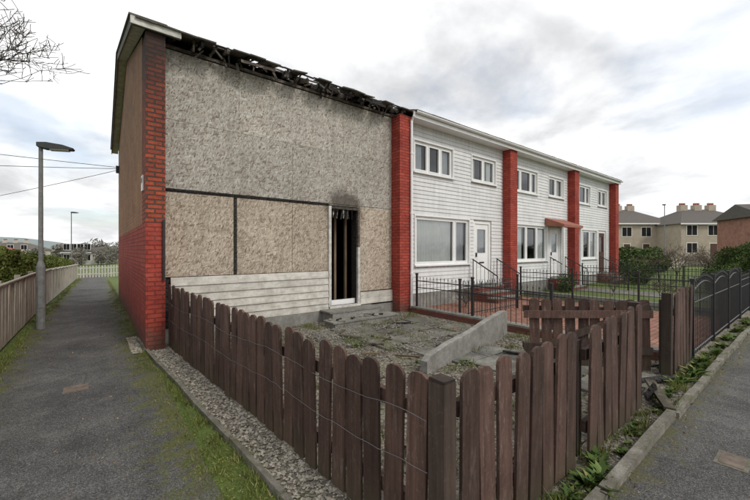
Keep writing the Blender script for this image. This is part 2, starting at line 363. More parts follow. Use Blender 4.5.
def window(par,x0,x1,z0,z1,mull,curt=None,frame='white'):
    mb=MB(); y=YW+.03; fw=.06
    mb.box(x0,x1,y,y+.07,z0,z0+fw,frame);mb.box(x0,x1,y,y+.07,z1-fw,z1,frame)
    mb.box(x0,x0+fw,y,y+.07,z0+fw,z1-fw,frame);mb.box(x1-fw,x1,y,y+.07,z0+fw,z1-fw,frame)
    xs=[x0+fw]+[x0+(x1-x0)*m for m in mull]+[x1-fw]
    for m in xs[1:-1]: mb.box(m-.04,m+.04,y,y+.07,z0+fw,z1-fw,frame)
    for i in range(len(xs)-1):
        a=xs[i]+.04*(i>0); b=xs[i+1]-.04*(i<len(xs)-2)
        s=.03; yy=y-.012
        mb.box(a,b,yy,y+.04,z0+fw,z0+fw+s,frame);mb.box(a,b,yy,y+.04,z1-fw-s,z1-fw,frame);mb.box(a,a+s,yy,y+.04,z0+fw+s,z1-fw-s,frame);mb.box(b-s,b,yy,y+.04,z0+fw+s,z1-fw-s,frame)
    mb.box(x0-.05,x1+.05,YW-.09,YW+.03,z0-.04,z0-.002,frame)
    mb.box(x0-.04,x0-.002,YW-.035,YW+.03,z0,z1+.04,frame); mb.box(x1+.002,x1+.04,YW-.035,YW+.03,z0,z1+.04,frame); mb.box(x0-.002,x1+.002,YW-.035,YW+.03,z1+.002,z1+.04,frame)
    mb.build('window_frame',par)
    gb=MB(); gb.add([(x0+fw,y+.035,z0+fw),(x1-fw,y+.035,z0+fw),(x1-fw,y+.035,z1-fw),(x0+fw,y+.035,z1-fw)],[(0,1,2,3)],'glass'); gb.build('window_glass',par)
    rb=MB(); yb=YW+.27+.6
    rb.add([(x0-.1,YW+.28,z0-.1),(x1+.1,YW+.28,z0-.1),(x1+.1,YW+.28,z1+.1),(x0-.1,YW+.28,z1+.1),(x0-.1,yb+1,z0-.1),(x1+.1,yb+1,z0-.1),(x1+.1,yb+1,z1+.1),(x0-.1,yb+1,z1+.1)],[(4,5,6,7),(0,1,5,4),(2,3,7,6),(1,2,6,5),(3,0,4,7)],'room'); rb.build('room_beyond',par)
    if curt:
        cb=MB()
        for a,b,k in curt:
            n=max(6,int((b-a)/.035)); vs=[];
            for i in range(n+1):
                xx=a+(b-a)*i/n; yy=YW+.135+.016*math.sin(i*1.9)+.008*random.random()
                vs+=[(xx,yy,z0+.02),(xx,yy,z1-.04)]
            cb.add(vs,[(2*i,2*i+2,2*i+3,2*i+1) for i in range(n)],k)
        cb.build('curtains',par)

def fins(par,x,k,z1=ZE-.03,front=YW-FIN):
    mb=MB(); mb.box(x,x+FWID,front,YW+.3,-.1,z1,k); mb.build('brick_fin',par)

ym=(YW+YB)/2
def slopez(y):
    return ZE+.12+ (min(y,2*ym-y)-(YW-OV))*math.tan(PITCH)
def roof(e,a0,a1,k):
    mb=MB(); ye=YW-OV-.04; yr=2*ym-ye
    zt=.03
    for (ya,yb) in((ye,ym),(yr,ym)):
        n=13
        for i in range(n):
            p=ya+(yb-ya)*i/n; q=ya+(yb-ya)*(i+1)/n; z0=slopez(p)+zt; z1=slopez(q)+zt
            mb.add([(a0,p,z0-.01),(a1,p,z0-.01),(a1,q,z1-.02),(a0,q,z1-.02),(a0,p,z0+.03),(a1,p,z0+.03),(a1,q,z1+.02),(a0,q,z1+.02)],[(0,3,2,1),(4,5,6,7),(0,1,5,4),(1,2,6,5),(2,3,7,6),(3,0,4,7)],k)
    mb.tube([(a0,ym,slopez(ym)+.06),(a1,ym,slopez(ym)+.06)],.11,k,8)
    x=a0+.02
    while x<a1-.28:
        mb.obox((x+.15,ye+.06,slopez(ye)+.068+random.uniform(-.004,.006)),(.285,.3,.03),(PITCH,0,random.uniform(-.01,.01)),k); x+=.3
    mb.build('tiled_roof',e)
def white_house(idx,canopy,doorcol,winb,lowcurt):
    X0=FX[idx]+FWID; X1=FX[idx+1]; o=FX[idx]-FX[1]
    e=empty('white_terraced_house')
    A=(7.0+o,8.68+o,3.87,4.76); B=(9.65+o,11.0+o-(.15 if idx==3 else 0),3.92,4.76); L=(7.05+o,9.5+o,1.22,2.62); D=(9.80+o,10.72+o,.5,2.6)
    holes=[A,B,L,D]
    mb=MB(); wall_holes(mb,X0,X1,YW+.02,YW+.27,-.1,ZE,holes,'whitedirty'); mb.build('structural_wall',e)
    mb=MB(); h=.118; z=.42
    while z<ZE-.02:
        zt=min(z+h,ZE-.01); mid=(z+zt)/2
        hh=[(q[0]-.045,q[1]+.045) for q in holes if q[2]-.05<mid<q[3]+.05]
        r=random.random()
        for p,q in intervals(X0+.003,X1-.003,hh):
            mb.add([(p,YW-.022,z),(q,YW-.022,z),(q,YW-.004,zt),(p,YW-.004,zt),(p,YW+.018,z),(q,YW+.018,z),(q,YW+.018,zt),(p,YW+.018,zt)],[(0,1,2,3),(0,4,5,1),(3,2,6,7),(0,3,7,4),(1,5,6,2)],'clad',r)
        z+=h
    mb.box(X0,X1,YW-.05,YW+.018,-.05,.40,'render'); mb.build('weatherboard_cladding',e)
    window(e,*A,[.27,.73] if winb else [.36,.68],[(A[0]+.08,A[0]+.45,'curtaing'),(A[1]-.4,A[1]-.08,'curtaing')])
    window(e,*B,[.5],[(B[0]+.08,B[0]+.35,'curtain'),(B[1]-.35,B[1]-.08,'curtain')])
    window(e,*L,[.72] if lowcurt else [.34,.67],[(L[0]+.07,L[1]-.72,'curtain'),(L[1]-.62,L[1]-.1,'curtaing')] if lowcurt else [(L[0]+.08,L[0]+.7,'curtain'),(L[1]-.7,L[1]-.08,'curtain')])
    mb=MB(); x0,x1,z0,z1=D; y=YW+.05
    mb.box(x0,x0+.07,y-.03,y+.05,z0,z1,'white');mb.box(x1-.07,x1,y-.03,y+.05,z0,z1,'white');mb.box(x0+.07,x1-.07,y-.03,y+.05,z1-.07,z1,'white')
    k=doorcol; a,b=x0+.075,x1-.075
    wall_holes(mb,a,b,y,y+.045,z0+.02,z1-.075,[(a+.15,b-.15,1.55,2.35)],k)
    for (za,zb) in((z0+.15,1.0),(1.08,1.46)): mb.box(a+.13,b-.13,y-.012,y-.002,za,zb,k)
    mb.box(a+.06,a+.09,y-.05,y-.002,1.42,1.56,'black'); mb.box(a+.25,b-.25,y-.02,y-.013,1.2,1.25,'black')
    mb.box(x0-.05,x1+.05,YW-.06,YW+.02,z0-.05,z0+.015,'conc')
    mb.build('front_door',e)
    gb=MB(); gb.add([(a+.15,y+.02,1.55),(b-.15,y+.02,1.55),(b-.15,y+.02,2.35),(a+.15,y+.02,2.35)],[(0,1,2,3)],'glass'); gb.add([(a+.1,y+.06,1.5),(b-.1,y+.06,1.5),(b-.1,y+.06,2.4),(a+.1,y+.06,2.4)],[(0,1,2,3)],'curtaing');gb.build('door_glass',e)
    mb=MB()
    for i in range(3):
        mb.box(x0-.25,x1+.25,YW-.35-.3*i,YW-.35-.3*i+.297 if i else YW-.052,-.05,.45-.15*i-.03,'brick_red'); mb.box(x0-.27,x1+.27,YW-.365-.3*i,YW-.35-.3*i+.297-.013 if i else YW-.053,.45-.15*i-.028,.45-.15*i+.01,'conc')
    mb.build('door_steps',e)
    mb=MB()
    for xx in(x0-.22,x1+.22):
        mb.tube([(xx,YW-.1,1.35),(xx,YW-1.0,.85),(xx,YW-1.0,.0)],.02,'black',6); mb.tube([(xx,YW-.12,.4),(xx,YW-.12,1.34)],.016,'black',6)
        for q in range(5): mb.tube([(xx,YW-.25-.15*q,.1),(xx,YW-.25-.15*q,1.26-.083*q)],.008,'black',4)
    mb.build('step_handrail',e)
    if canopy:
        mb=MB(); xa,xb=x0-.5,x1+.35; z=2.68
        mb.add([(xa,YW-.03,z+.30),(xb,YW-.03,z+.30),(xb,YW-.8,z),(xa,YW-.8,z),(xa,YW-.03,z-.02),(xb,YW-.03,z-.02),(xb,YW-.8,z-.1),(xa,YW-.8,z-.1)],[(0,3,2,1),(4,5,6,7),(3,7,6,2),(0,4,7,3),(1,2,6,5)],'redpaint')
        mb.box(xa+.05,xa+.12,YW-.76,YW-.69,0,z-.09,'white'); mb.box(xb-.12,xb-.05,YW-.76,YW-.69,0,z-.09,'white'); mb.build('door_canopy',e)
    fins(e,FX[idx+1],'brick_red')
    mb=MB(); a0=X0-.45 if idx>1 else X0; a1=X1+(FWID+.12 if idx==3 else 0.0)
    mb.box(a0+.001,a1,YW-OV-.03,YW-OV,ZE-.04,ZE+.14,'white'); mb.box(a0+.001,a1,YW-OV+.002,YW,ZE-.028,ZE-.003,'white')
    prof=[(.055*math.cos(t),-.055*math.sin(t)) for t in [math.pi*i/6 for i in range(7)]]
    vs=[(xx,YW-OV-.09+p,ZE+.11+q) for xx in(a0+.001,a1) for p,q in prof]
    mb.add(vs,[(i,i+1,8+i,7+i) for i in range(6)],'white')
    mb.build('fascia_soffit_gutter',e)
    roof(e,a0+.002,a1,'tile')
    mb=MB(); mb.box(X0,X1+FWID-.001,YB-.25,YB,-.3,ZE,'harl'); mb.build('rear_wall',e)
    if idx==3:
        mb=MB()
        mb.prism([(0,0),(YB-YW-.3,0),(YB-YW-.3,ZE+.2),((YB-YW)/2-.3,ZE+.2+math.tan(PITCH)*(YB-YW)/2),(0,ZE+.2)],(X1+FWID-.25,YW+.301,-.2),(0,1,0),(0,0,1),(1,0,0),.25,'brick_tan'); mb.build('gable_wall',e)
    return e
white_house(1,False,'white',False,True)
white_house(2,True,'white',True,False)
white_house(3,False,'brown',True,False)

# ---- burnt end terrace
E=empty('burnt_end_terrace_house')
DX0,DX1,DZ0,DZ1=4.30,5.06,.33,2.62
XL=.90
mb=MB(); wall_holes(mb,XL,FX[1],YW+.04,YW+.26,-.1,ZE-.03,[(DX0,DX1,DZ0,DZ1)],'char'); mb.build('front_wall',E)
mb=MB()
def panel(x0,x1,z0,z1):
    t=random.uniform(0,.006); gp=.003
    mb.box(x0+gp,x1-gp,YW+.012-t,YW+.032-t,z0+gp,z1-gp,'osb')
for i,(a,b) in enumerate([(2.74,3.96),(3.96,ZE-.05)]):
    x=XL+.003; st=[2.44,1.3][i]
    while x<FX[1]-.01:
        x2=min(x+st,FX[1]-.003); panel(x,x2,a,b); x=x2; st=2.44
for a,b in((XL+.003,2.1),(2.16,3.33),(3.335,DX0-.07)): panel(a,b,1.17,2.68)
panel(DX1+.07,FX[1]-.003,.62,2.735); panel(DX0-.06,DX1+.065,DZ1+.08,2.735)
mb.build('osb_boarding',E)
mb=MB()
for i in range(6):
    z0=.26+i*.15
    mb.add([(XL+.12,YW-.035,z0),(DX0-.08,YW-.035,z0),(DX0-.08,YW-.012,z0+.15),(XL+.12,YW-.012,z0+.15),(XL+.12,YW+.03,z0),(DX0-.08,YW+.03,z0),(DX0-.08,YW+.03,z0+.15),(XL+.12,YW+.03,z0+.15)],[(0,1,2,3),(0,4,5,1),(3,2,6,7),(0,3,7,4),(1,5,6,2)],'oldclad')
for i in range(2):
    z0=.3+i*.15; mb.box(DX1+.075,FX[1]-.01,YW-.035,YW+.03,z0,z0+.146,'oldclad')
mb.box(XL,FX[1]-.01,YW-.04,YW+.035,-.05,.255,'render'); mb.build('lower_weatherboards',E)
mb=MB()
mb.box(DX0-.07,DX0-.002,YW-.03,YW+.08,DZ0,DZ1+.06,'whitedirty'); mb.box(DX1+.002,DX1+.06,YW-.03,YW+.08,DZ0,DZ1-.9,'whitedirty'); mb.box(DX1+.002,DX1+.055,YW-.028,YW+.08,DZ1-.898,DZ1+.06,'chartimber'); mb.box(DX0-.002,DX1+.002,YW-.03,YW+.08,DZ1+.002,DZ1+.06,'chartimber')
mb.box(DX0-.06,DX1+.06,YW-.07,YW+.2,DZ0-.08,DZ0-.002,'whitedirty')
mb.box(DX0,DX1,YW+.1,YW+.14,DZ0,DZ0+.12,'white')
mb.box(DX0+.03,DX0+.08,YW+.1,YW+.2,DZ0+.12,DZ1,'chartimber'); mb.box(DX0+.40,DX0+.46,YW+.5,YW+.56,DZ0,DZ1,'rawwood'); mb.box(DX0+.62,DX0+.68,YW+.35,YW+.41,DZ0,DZ1,'rawwood'); mb.box(DX0+.2,DX0+.24,YW+.9,YW+.95,DZ0,DZ1,'rawwood')
for i in range(22):
    xx=random.uniform(DX0+.02,DX1-.02); l=random.uniform(.05,.28); mb.obox((xx,YW+.03,DZ1-l/2+.03),(.03,.01,l),(random.uniform(-.2,.2),random.uniform(-.5,.5),random.uniform(-1,1)),random.choice(['char','chartimber','whitedirty','char']))
mb.build('door_frame',E)
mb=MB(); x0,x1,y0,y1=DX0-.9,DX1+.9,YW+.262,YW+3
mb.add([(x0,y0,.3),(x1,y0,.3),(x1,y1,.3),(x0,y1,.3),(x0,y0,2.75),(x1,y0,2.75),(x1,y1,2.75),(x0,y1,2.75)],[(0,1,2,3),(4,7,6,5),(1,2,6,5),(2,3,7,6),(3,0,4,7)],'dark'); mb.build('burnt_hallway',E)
mb=MB(); mb.box(4.05,5.35,6.62,YW-.042,-.02,.25,'render'); mb.box(3.98,5.42,6.605,YW-.044,.252,.285,'conc'); mb.box(3.85,5.55,6.2,6.600,-.02,.115,'render'); mb.box(3.8,5.6,6.18,6.602,.117,.15,'conc')
for i in range(12):
    mb.obox((random.uniform(3.9,5.5),random.uniform(6.2,6.55),.17),(random.uniform(.04,.2),random.uniform(.03,.08),.03),(random.uniform(-.2,.2),random.uniform(-.2,.2),random.uniform(0,3)),random.choice(['char','stoned','conc']))
mb.build('door_steps',E)
mb=MB(); pts=[]; 
for i in range(16):
    xx=XL+(DX0-.05-XL)*i/15; pts.append((xx,YW-.015,2.715+random.uniform(-.008,.008)))
mb.tube(pts,.013,'char',6); mb.box(2.105,2.152,YW-.002,YW+.03,1.17,2.66,'char'); mb.tube([(XL-.03,YW-FIN-.04,1.15),(XL-.03,YW-FIN-.04,2.15)],.022,'black',8)
mb.build('charred_battens',E)
gx=FX[0]
mb=MB(); zb=2.10; Y0=YW-FIN; GW=XL-.001-gx
mb.box(gx,gx+GW,Y0,YW+.26,-.1,zb,'brick_red'); mb.box(gx,gx+GW,Y0,YW+.26,zb+.001,ZE-.02,'brick_redend')
mb.box(gx,gx+GW,YW+.262,YB,-.5,zb,'brick_red')
L=YB-YW-.262; 
mb.prism([(0,0),(L,0),(L,ZE-zb),(ym-YW-.262,ZE-zb+math.tan(PITCH)*(ym-YW)+.1),(0,ZE-zb+.14)],(gx,YW+.262,zb+.001),(0,1,0),(0,0,1),(1,0,0),GW,'brick_tan')
mb.build('gable_wall',E)
mb=MB(); mb.box(gx+.281,FX[1]+.3,YB-.25,YB,-.4,ZE,'harl'); mb.build('rear_wall',E)
fins(E,FX[1],'brick_red')
mb=MB(); mb.box(gx-.02,gx-.002,Y0+.3,Y0+.5,2.66,2.92,'white'); mb.box(gx-.024,gx-.021,Y0+.32,Y0+.48,2.8,2.88,'lampgrey'); mb.build('wall_notice',E)
# verge boards
mb=MB(); vx=.42; ye=YW-FIN-.06
def vz(y): return slopez(y)-.02
for (ya,yb) in((ye,ym),(2*ym-ye,ym)):
    za=vz(ya); zc=vz(yb)
    for (xa,xb,dz0,dz1,k) in((vx,vx+.025,-.13,.03,'darkboard'),(vx+.027,gx-.001,-.10,-.08,'whitedirty'),(vx-.03,gx+.3,.032,.06,'tile')):
        mb.add([(xa,ya,za+dz0),(xb,ya,za+dz0),(xb,yb,zc+dz0),(xa,yb,zc+dz0),(xa,ya,za+dz1),(xb,ya,za+dz1),(xb,yb,zc+dz1),(xa,yb,zc+dz1)],[(0,3,2,1),(4,5,6,7),(0,1,5,4),(1,2,6,5),(2,3,7,6),(3,0,4,7)],k)
mb.box(vx-.01,gx+.50,ye-.03,ye-.003,ZE-.02,ZE+.10,'whitedirty'); mb.box(vx+.03,gx+.5,ye,Y0-.003,ZE-.01,ZE+.01,'darkboard')
mb.build('verge_boards',E)
# charred roof structure
mb=MB(); x=gx+.45
while x<FX[1]+.4:
    ys=YW-.36+random.choice([0,0,.05,.1,random.uniform(0,.25)]); yl=random.uniform(1.2,3.6); rt=PITCH+random.uniform(-.02,.02)
    zc=slopez(ys+yl/2)-.07
    mb.obox((x,ys+yl/2,zc),(.045,yl/math.cos(PITCH),.10),(rt,random.uniform(-.1,.1),random.uniform(-.03,.03)),random.choice(['char','chartimber','chartimber'])); x+=random.uniform(.34,.46)
mb.box(XL+.01,FX[1]+FWID-.1,YW+.0,YW+.1,ZE-.028,ZE+.03,'chartimber')
x=gx+.7
while x<FX[1]+.35:
    l=random.uniform(.3,1.1)
    if random.random()<.45: mb.obox((x+l/2,YW-.36+random.uniform(-.02,.05),ZE+.03+random.uniform(-.05,.03)),(l,.02,random.uniform(.03,.10)),(random.uniform(-.2,.2),random.uniform(-.05,.05),0),random.choice(['char','chartimber','char','tile']))
    x+=l+random.uniform(0,.3)
for i in range(4):
    yy=YW-.30+i*.33; x=gx+.3
    while x<FX[1]+.4:
        l=random.uniform(.4,1.5)
        if random.random()<.75: mb.obox((x+l/2,yy,slopez(yy)+.0),(l,.045,.025),(PITCH,random.uniform(-.03,.03),random.uniform(-.03,.03)),random.choice(['char','chartimber']))
        x+=l
for i in range(80):
    xx=random.uniform(gx+.7,FX[1]+.3); l=random.uniform(.06,.28)
    mb.obox((xx,YW-random.uniform(.04,.36),ZE+random.uniform(-.06,.10)),(random.uniform(.02,.05),.02,l),(random.uniform(-1,1),random.uniform(-1.2,1.2),random.uniform(-1,1)),random.choice(['char','chartimber','chartimber','tile']))
mb.build('charred_rafters',E)
mb=MB()
for row in range(6):
    yy=YW-.40+row*.3; x=gx-.15
    while x<FX[1]+.42:
        p=.95 if x<2.2 else (.8 if x<3.2 else (.45 if x<4.3 else .75))
        if random.random()<p+ (0.15 if row>2 else 0):
            k=.35 if x<2 else 1
            mb.obox((x+.15,yy+.12,slopez(yy)+.03+row*.002+random.uniform(-.012,.015)*k),(.30,.36,.022),(PITCH+random.uniform(-.10,.07)*k,random.uniform(-.06,.06)*k,random.uniform(-.12,.12)*k),'tile')
        x+=.3
for (ya,yb) in((YW+1.2,ym),(2*ym-YW+.3,ym)):
    z0=slopez(ya)+.0; z1=slopez(yb)+.0
    mb.add([(gx+.3,ya,z0),(FX[1]+FWID,ya,z0),(FX[1]+FWID,yb,z1),(gx+.3,yb,z1)],[(0,1,2,3)],'tile')
mb.build('broken_roof_tiles',E)
mb=MB(); px=FX[1]+FWID-.07; py=YW-FIN-.045
mb.tube([(px,YW-OV-.10,ZE+.06),(px,YW-OV-.09,ZE-.05),(px,py,ZE-.16),(px,py,.1)],.034,'white',10)
for z in(1,2.6,4.2): mb.tube([(px,py,z),(px,py,z+.05)],.043,'white',10)
mb.build('downpipe',E)

def wire(mb,a,b,sag,r=.009):
    a=Vector(a);b=Vector(b); pts=[a.lerp(b,i/24)-Vector((0,0,sag*4*(i/24)*(1-i/24))) for i in range(25)]; mb.tube(pts,r,'black',4)
mb=MB(); ax,ay,az=gx-.08,YB-.6,4.5
mb.box(gx-.10,gx-.002,ay-.05,ay+.05,az-.15,az+.1,'black')
wire(mb,(ax,ay,az+.05),(-30,26,7.6),.35); wire(mb,(ax,ay,az),(-26,20,4.2),.5); wire(mb,(ax,ay,az-.06),(-14,30,1.9),.3)
mb.build('overhead_wires')

# ---------------------------------------------------------------- picket fences
def picket(mb,o,dirv,nrm,w,h,k,tilt=0,th=.02,round_=True):
    a=Vector(dirv); n=Vector(nrm); up=(Vector((0,0,1))+a*tilt+n*random.uniform(-.02,.02)).normalized()
    if round_:
        rr=random.uniform(.28,.42); sk=random.uniform(-.006,.006)
        poly=[(-w/2,0),(w/2,0),(w/2,h-w*rr)]+[(w/2*math.cos(t)+sk*math.sin(t),h-w*rr+w*rr*math.sin(t)) for t in [math.pi*i/6 for i in range(1,6)]]+[(-w/2,h-w*rr)]
    else: poly=[(-w/2,0),(w/2,0),(w/2,h-.02),(w/2-.02,h),(-w/2+.02,h),(-w/2,h-.02)]
    mb.prism(poly,o,a,up,n,th,k)
def fence_run(name,p0,p1,h,w,sp,k,out,rails=(.25,.82),posts=True,tilt=.012,skip=(),z0=.04,round_=True,postk='post',hf=None,jit=.015):
    e=empty(name); p0=Vector((*p0,0));p1=Vector((*p1,0)); d=(p1-p0); L=d.length; d.normalize(); n=Vector((*out,0)).normalized()
    mb=MB(); m=int(L/sp)
    for i in range(m+1):
        if i in skip: continue
        if i*sp+w>L+.02: break
        q=p0+d*(i*sp+w/2); hh=h+random.uniform(-jit,jit)
        if hf: hh+=hf(i)
        picket(mb,(q.x,q.y,z0+g(q.x,q.y)+random.uniform(-jit,jit)),d,n,w*random.uniform(.93,1.03),hh-z0,k,random.uniform(-tilt,tilt),round_=round_)
    mb.build('pickets',e)
    mb=MB(); nseg=max(1,int(L/2.0)); ang=math.atan2(d.y,d.x)
    for r in rails:
        for s_ in range(nseg):
            a=p0+d*(L*s_/nseg); b=p0+d*(L*(s_+1)/nseg); za=g(a.x,a.y);zc=g(b.x,b.y); c=(a+b)/2-n*.03
            mb.obox((c.x,c.y,r+(za+zc)/2),((b-a).length-.004,.04,.085),(0,-math.atan2(zc-za,(b-a).length),ang),k)
    if posts:
        for s_ in range(nseg+1):
            a=p0+d*(L*s_/nseg)-n*.095; mb.obox((a.x,a.y,h/2-.08+g(a.x,a.y)),(.08,.08,h-.06),(0,0,ang),postk)
    mb.build('rails_and_posts',e)
    return e
A0=(.96,6.74); A1=(1.36,1.25)
f=fence_run('picket_fence',A0,A1,1.07,.142,.172,'fence',(-1,-.05),hf=lambda i:-.0028*i,rails=(.25,.78),tilt=.02)
mb=MB()
for zb_,sag in((.78,.04),(.50,.03)):
    pts=[]
    for i in range(61):
        t=i/60; pts.append((A0[0]+(A1[0]-A0[0])*t-.03-.012*random.random(),A0[1]+(A1[1]-A0[1])*t,zb_-sag*math.sin(t*math.pi*3)**2+random.uniform(-.008,.008)))
    mb.tube(pts,.0018,'galv',4)
mb.build('fence_wire',f)
mb=MB(); mb.obox((1.385,1.20,.48),(.10,.10,1.0),(0,.0,.05),'post'); mb.obox((1.385,1.20,.987),(.095,.095,.02),(0.05,.04,.05),'post'); mb.build('corner_post',f)
fence_run('picket_fence',(1.47,1.16),(2.80,1.14),1.01,.142,.165,'fence',(0,-1),tilt=.03,hf=lambda i:.006*i)
fence_run('picket_fence',(3.02,1.14),(4.36,1.15),1.04,.142,.168,'fence',(0,-1),tilt=.03,hf=lambda i:.008*i)
fence_run('picket_fence',(5.90,1.20),(6.95,1.20),1.10,.142,.168,'fence',(0,-1),tilt=.02,hf=lambda i:.015*i)
mb=MB(); mb.obox((2.91,1.24,.48),(.09,.09,.95),(0.02,.03,.1),'char'); mb.obox((2.95,1.4,.42),(.1,.04,.85),(.15,.05,.2),'char'); mb.build('charred_post')
ga=fence_run('wooden_gate',(5.84,1.42),(4.75,2.62),.98,.13,.155,'fence',(-.74,-.67),rails=(.3,.82),posts=False,tilt=.03)
mb=MB(); dd=Vector((4.75-5.84,2.62-1.42,0)); L=dd.length; dd.normalize(); an=math.atan2(dd.y,dd.x)
c=Vector((5.84,1.42,0))+dd*L/2+Vector((-.74,-.67,0))*.045
mb.obox((c.x,c.y,.77),(L,.04,.1),(0,0.03,an),'fence',1.0); mb.obox((c.x,c.y,.3),(L,.04,.1),(0,0,an),'post'); mb.obox((c.x,c.y,.55),(L*1.05,.035,.09),(0,.42,an),'post')
mb.build('gate_brace',ga)
mb=MB(); mb.obox((4.46,1.22,.54),(.1,.1,1.12),(0,0,0),'post'); mb.build('gate_post'); mb=MB(); mb.obox((5.82,1.24,.54),(.1,.1,1.1),(0,0.02,0),'post'); mb.build('gate_post')
mb=MB(); mb.obox((4.62,1.12,.14),(.5,.03,.16),(.5,.4,.2),'char'); mb.obox((4.75,1.08,.10),(.62,.1,.03),(.1,-.12,.5),'chartimber'); mb.obox((5.3,1.3,.06),(.7,.09,.03),(.05,0,-.4),'char'); mb.build('discarded_board')

LX=-1.24
fence_run('boundary_fence',(LX,3.0),(LX,37.0),1.06,.12,.126,'palefence',(1,0),rails=(.3,.85),posts=False,tilt=.004,round_=False,jit=.006)
mb=MB(); yy=3.0
while yy<37:
    mb.box(LX-.14,LX-.05,yy,yy+.09,g(-1.4,yy)-.05,1.12+g(-1.4,yy),'palefence')
    mb.box(LX-.02,LX+.045,yy,yy+1.897,1.062+g(-1.4,yy),1.085+g(-1.4,yy),'palefence'); yy+=1.9
mb.build('boundary_fence_posts')
fence_run('barrier_fence',(-1.3,37.6),(5.5,37.6),1.0,.09,.2,'whitedirty',(0,-1),rails=(.3,.8),posts=True,postk='whitedirty',round_=False,z0=0.0)

# ---------------------------------------------------------------- yard
mb=MB(); mb.add([(1.38,1.25,.02),(6.45,1.25,.02),(6.45,7.08,.02),(.98,7.08,.02)],[(0,1,2,3)],'soil'); mb.build('yard_soil')
mb=MB()
for i in range(5):
    for j in range(3):
        if (i,j)==(0,0): continue
        mb.obox((3.35+i*.61+random.uniform(-.015,.015),4.6+j*.61+random.uniform(-.015,.015),.03+random.uniform(-.012,.010)),(.585,.585,.05),(random.uniform(-.025,.025),random.uniform(-.025,.025),random.uniform(-.02,.02)),'slab')
for j in range(5):
    for i in range(2): mb.obox((4.2+i*.61+j*.12,4.0-j*.61,.028+random.uniform(-.008,.008)),(.58,.58,.05),(random.uniform(-.02,.02),0,random.uniform(-.03,.03)),'slab')
mb.build('paving_slabs')
mb=MB()
mb.prism([(0,0),(2.7,0),(2.7,.50),(2.55,.51),(1.9,.45),(1.3,.36),(.6,.31),(.1,.24),(.0,.18)],(3.4,3.2,.0),(.985,.17,0),(0,0,1),(-.17,.985,0),.10,'render'); mb.build('low_rendered_wall')
def pebbles(name,fn,n,smin,smax,k,par=None):
    base=np.array([(1,0,0),(-1,0,0),(0,1,0),(0,-1,0),(0,0,1),(0,0,-1)],float)
    T=[(4,0,2),(4,2,1),(4,1,3),(4,3,0),(5,2,0),(5,1,2),(5,3,1),(5,0,3)]
    Vs=[];rn=[]
    for i in range(n):
        p=np.array(fn()); s=(smin+(smax-smin)*R.rand()**2)*np.array([1,.6+.4*R.rand(),.45+.3*R.rand()])
        v=base*s*(.8+.4*R.rand(6,1)); a=R.rand()*6.28; c,q=math.cos(a),math.sin(a); v=v@np.array([[c,-q,0],[q,c,0],[0,0,1]]); v=v+p
        r=R.rand()
        for t in T: Vs+= [v[t[0]],v[t[1]],v[t[2]]]; rn.append(r)
    return npmesh(name,np.array(Vs),3,k,np.array(rn),par)
def fx_at(y): return A0[0]+(A1[0]-A0[0])*(A0[1]-y)/(A0[1]-A1[1])
def gp():
    y=R.uniform(1.3,8.0); x=fx_at(y)-.02-.30*R.rand() if y<6.7 else .58-.15*R.rand(); return (x,y,.018)
mb=MB(); n=12; vs=[]
for i in range(n+1):
    y=1.2+(6.95-1.2)*i/n; vs+=[(fx_at(y)-.33,y,.010),(fx_at(y)+.1,y,.014)]
mb.add(vs,[(2*i,2*i+1,2*i+3,2*i+2) for i in range(n)],'soil'); mb.build('gravel_bed')
pebbles('gravel_strip',gp,5200,.007,.024,'stone')
def yp(): return (R.uniform(1.4,6.3),R.uniform(1.3,7.0),.03)
pebbles('yard_rubble',yp,4200,.01,.045,'stoned')
hc=[(R.uniform(2.6,5.8),R.uniform(3.9,6.1)) for _ in range(26)]
def hp():
    c=hc[R.randint(len(hc))]; return (c[0]+R.normal()*.17,c[1]+R.normal()*.14,.062)
pebbles('yard_rubble',hp,3200,.006,.03,'stoned')
pebbles('verge_stones',lambda:(1.6+R.rand()**1.5*10,R.uniform(KY+.0,1.14),.018),1900,.005,.02,'stoned')
mb=MB(); y=1.3
while y<6.8:
    x=fx_at(y)-.36; mb.obox((x,y+.45,.008),(.045,.9,.09),(random.uniform(-.03,.03),random.uniform(-.10,.10),.064+random.uniform(-.018,.018)),'kerb',random.random()*.4); y+=.915
mb.build('edging_kerb')
mb=MB()
for i in range(34):
    x=random.uniform(1.6,6.2);y=random.uniform(1.4,5.9)
    mb.obox((x,y,.07),(random.uniform(.12,.6),random.uniform(.02,.07),.022),(random.uniform(-.1,.1),random.uniform(-.1,.1),random.uniform(0,3.1)),random.choice(['char','chartimber','chartimber','rawwood']))
mb.build('burnt_timber_debris')
pebbles('path_grit',lambda:(R.uniform(-.9,.7),R.uniform(1.2,16),.006),300,.002,.007,'stone')
pebbles('path_grit',lambda:(R.uniform(1.2,12),KY-.04-abs(R.normal())*.14,.006),700,.002,.009,'stoned')

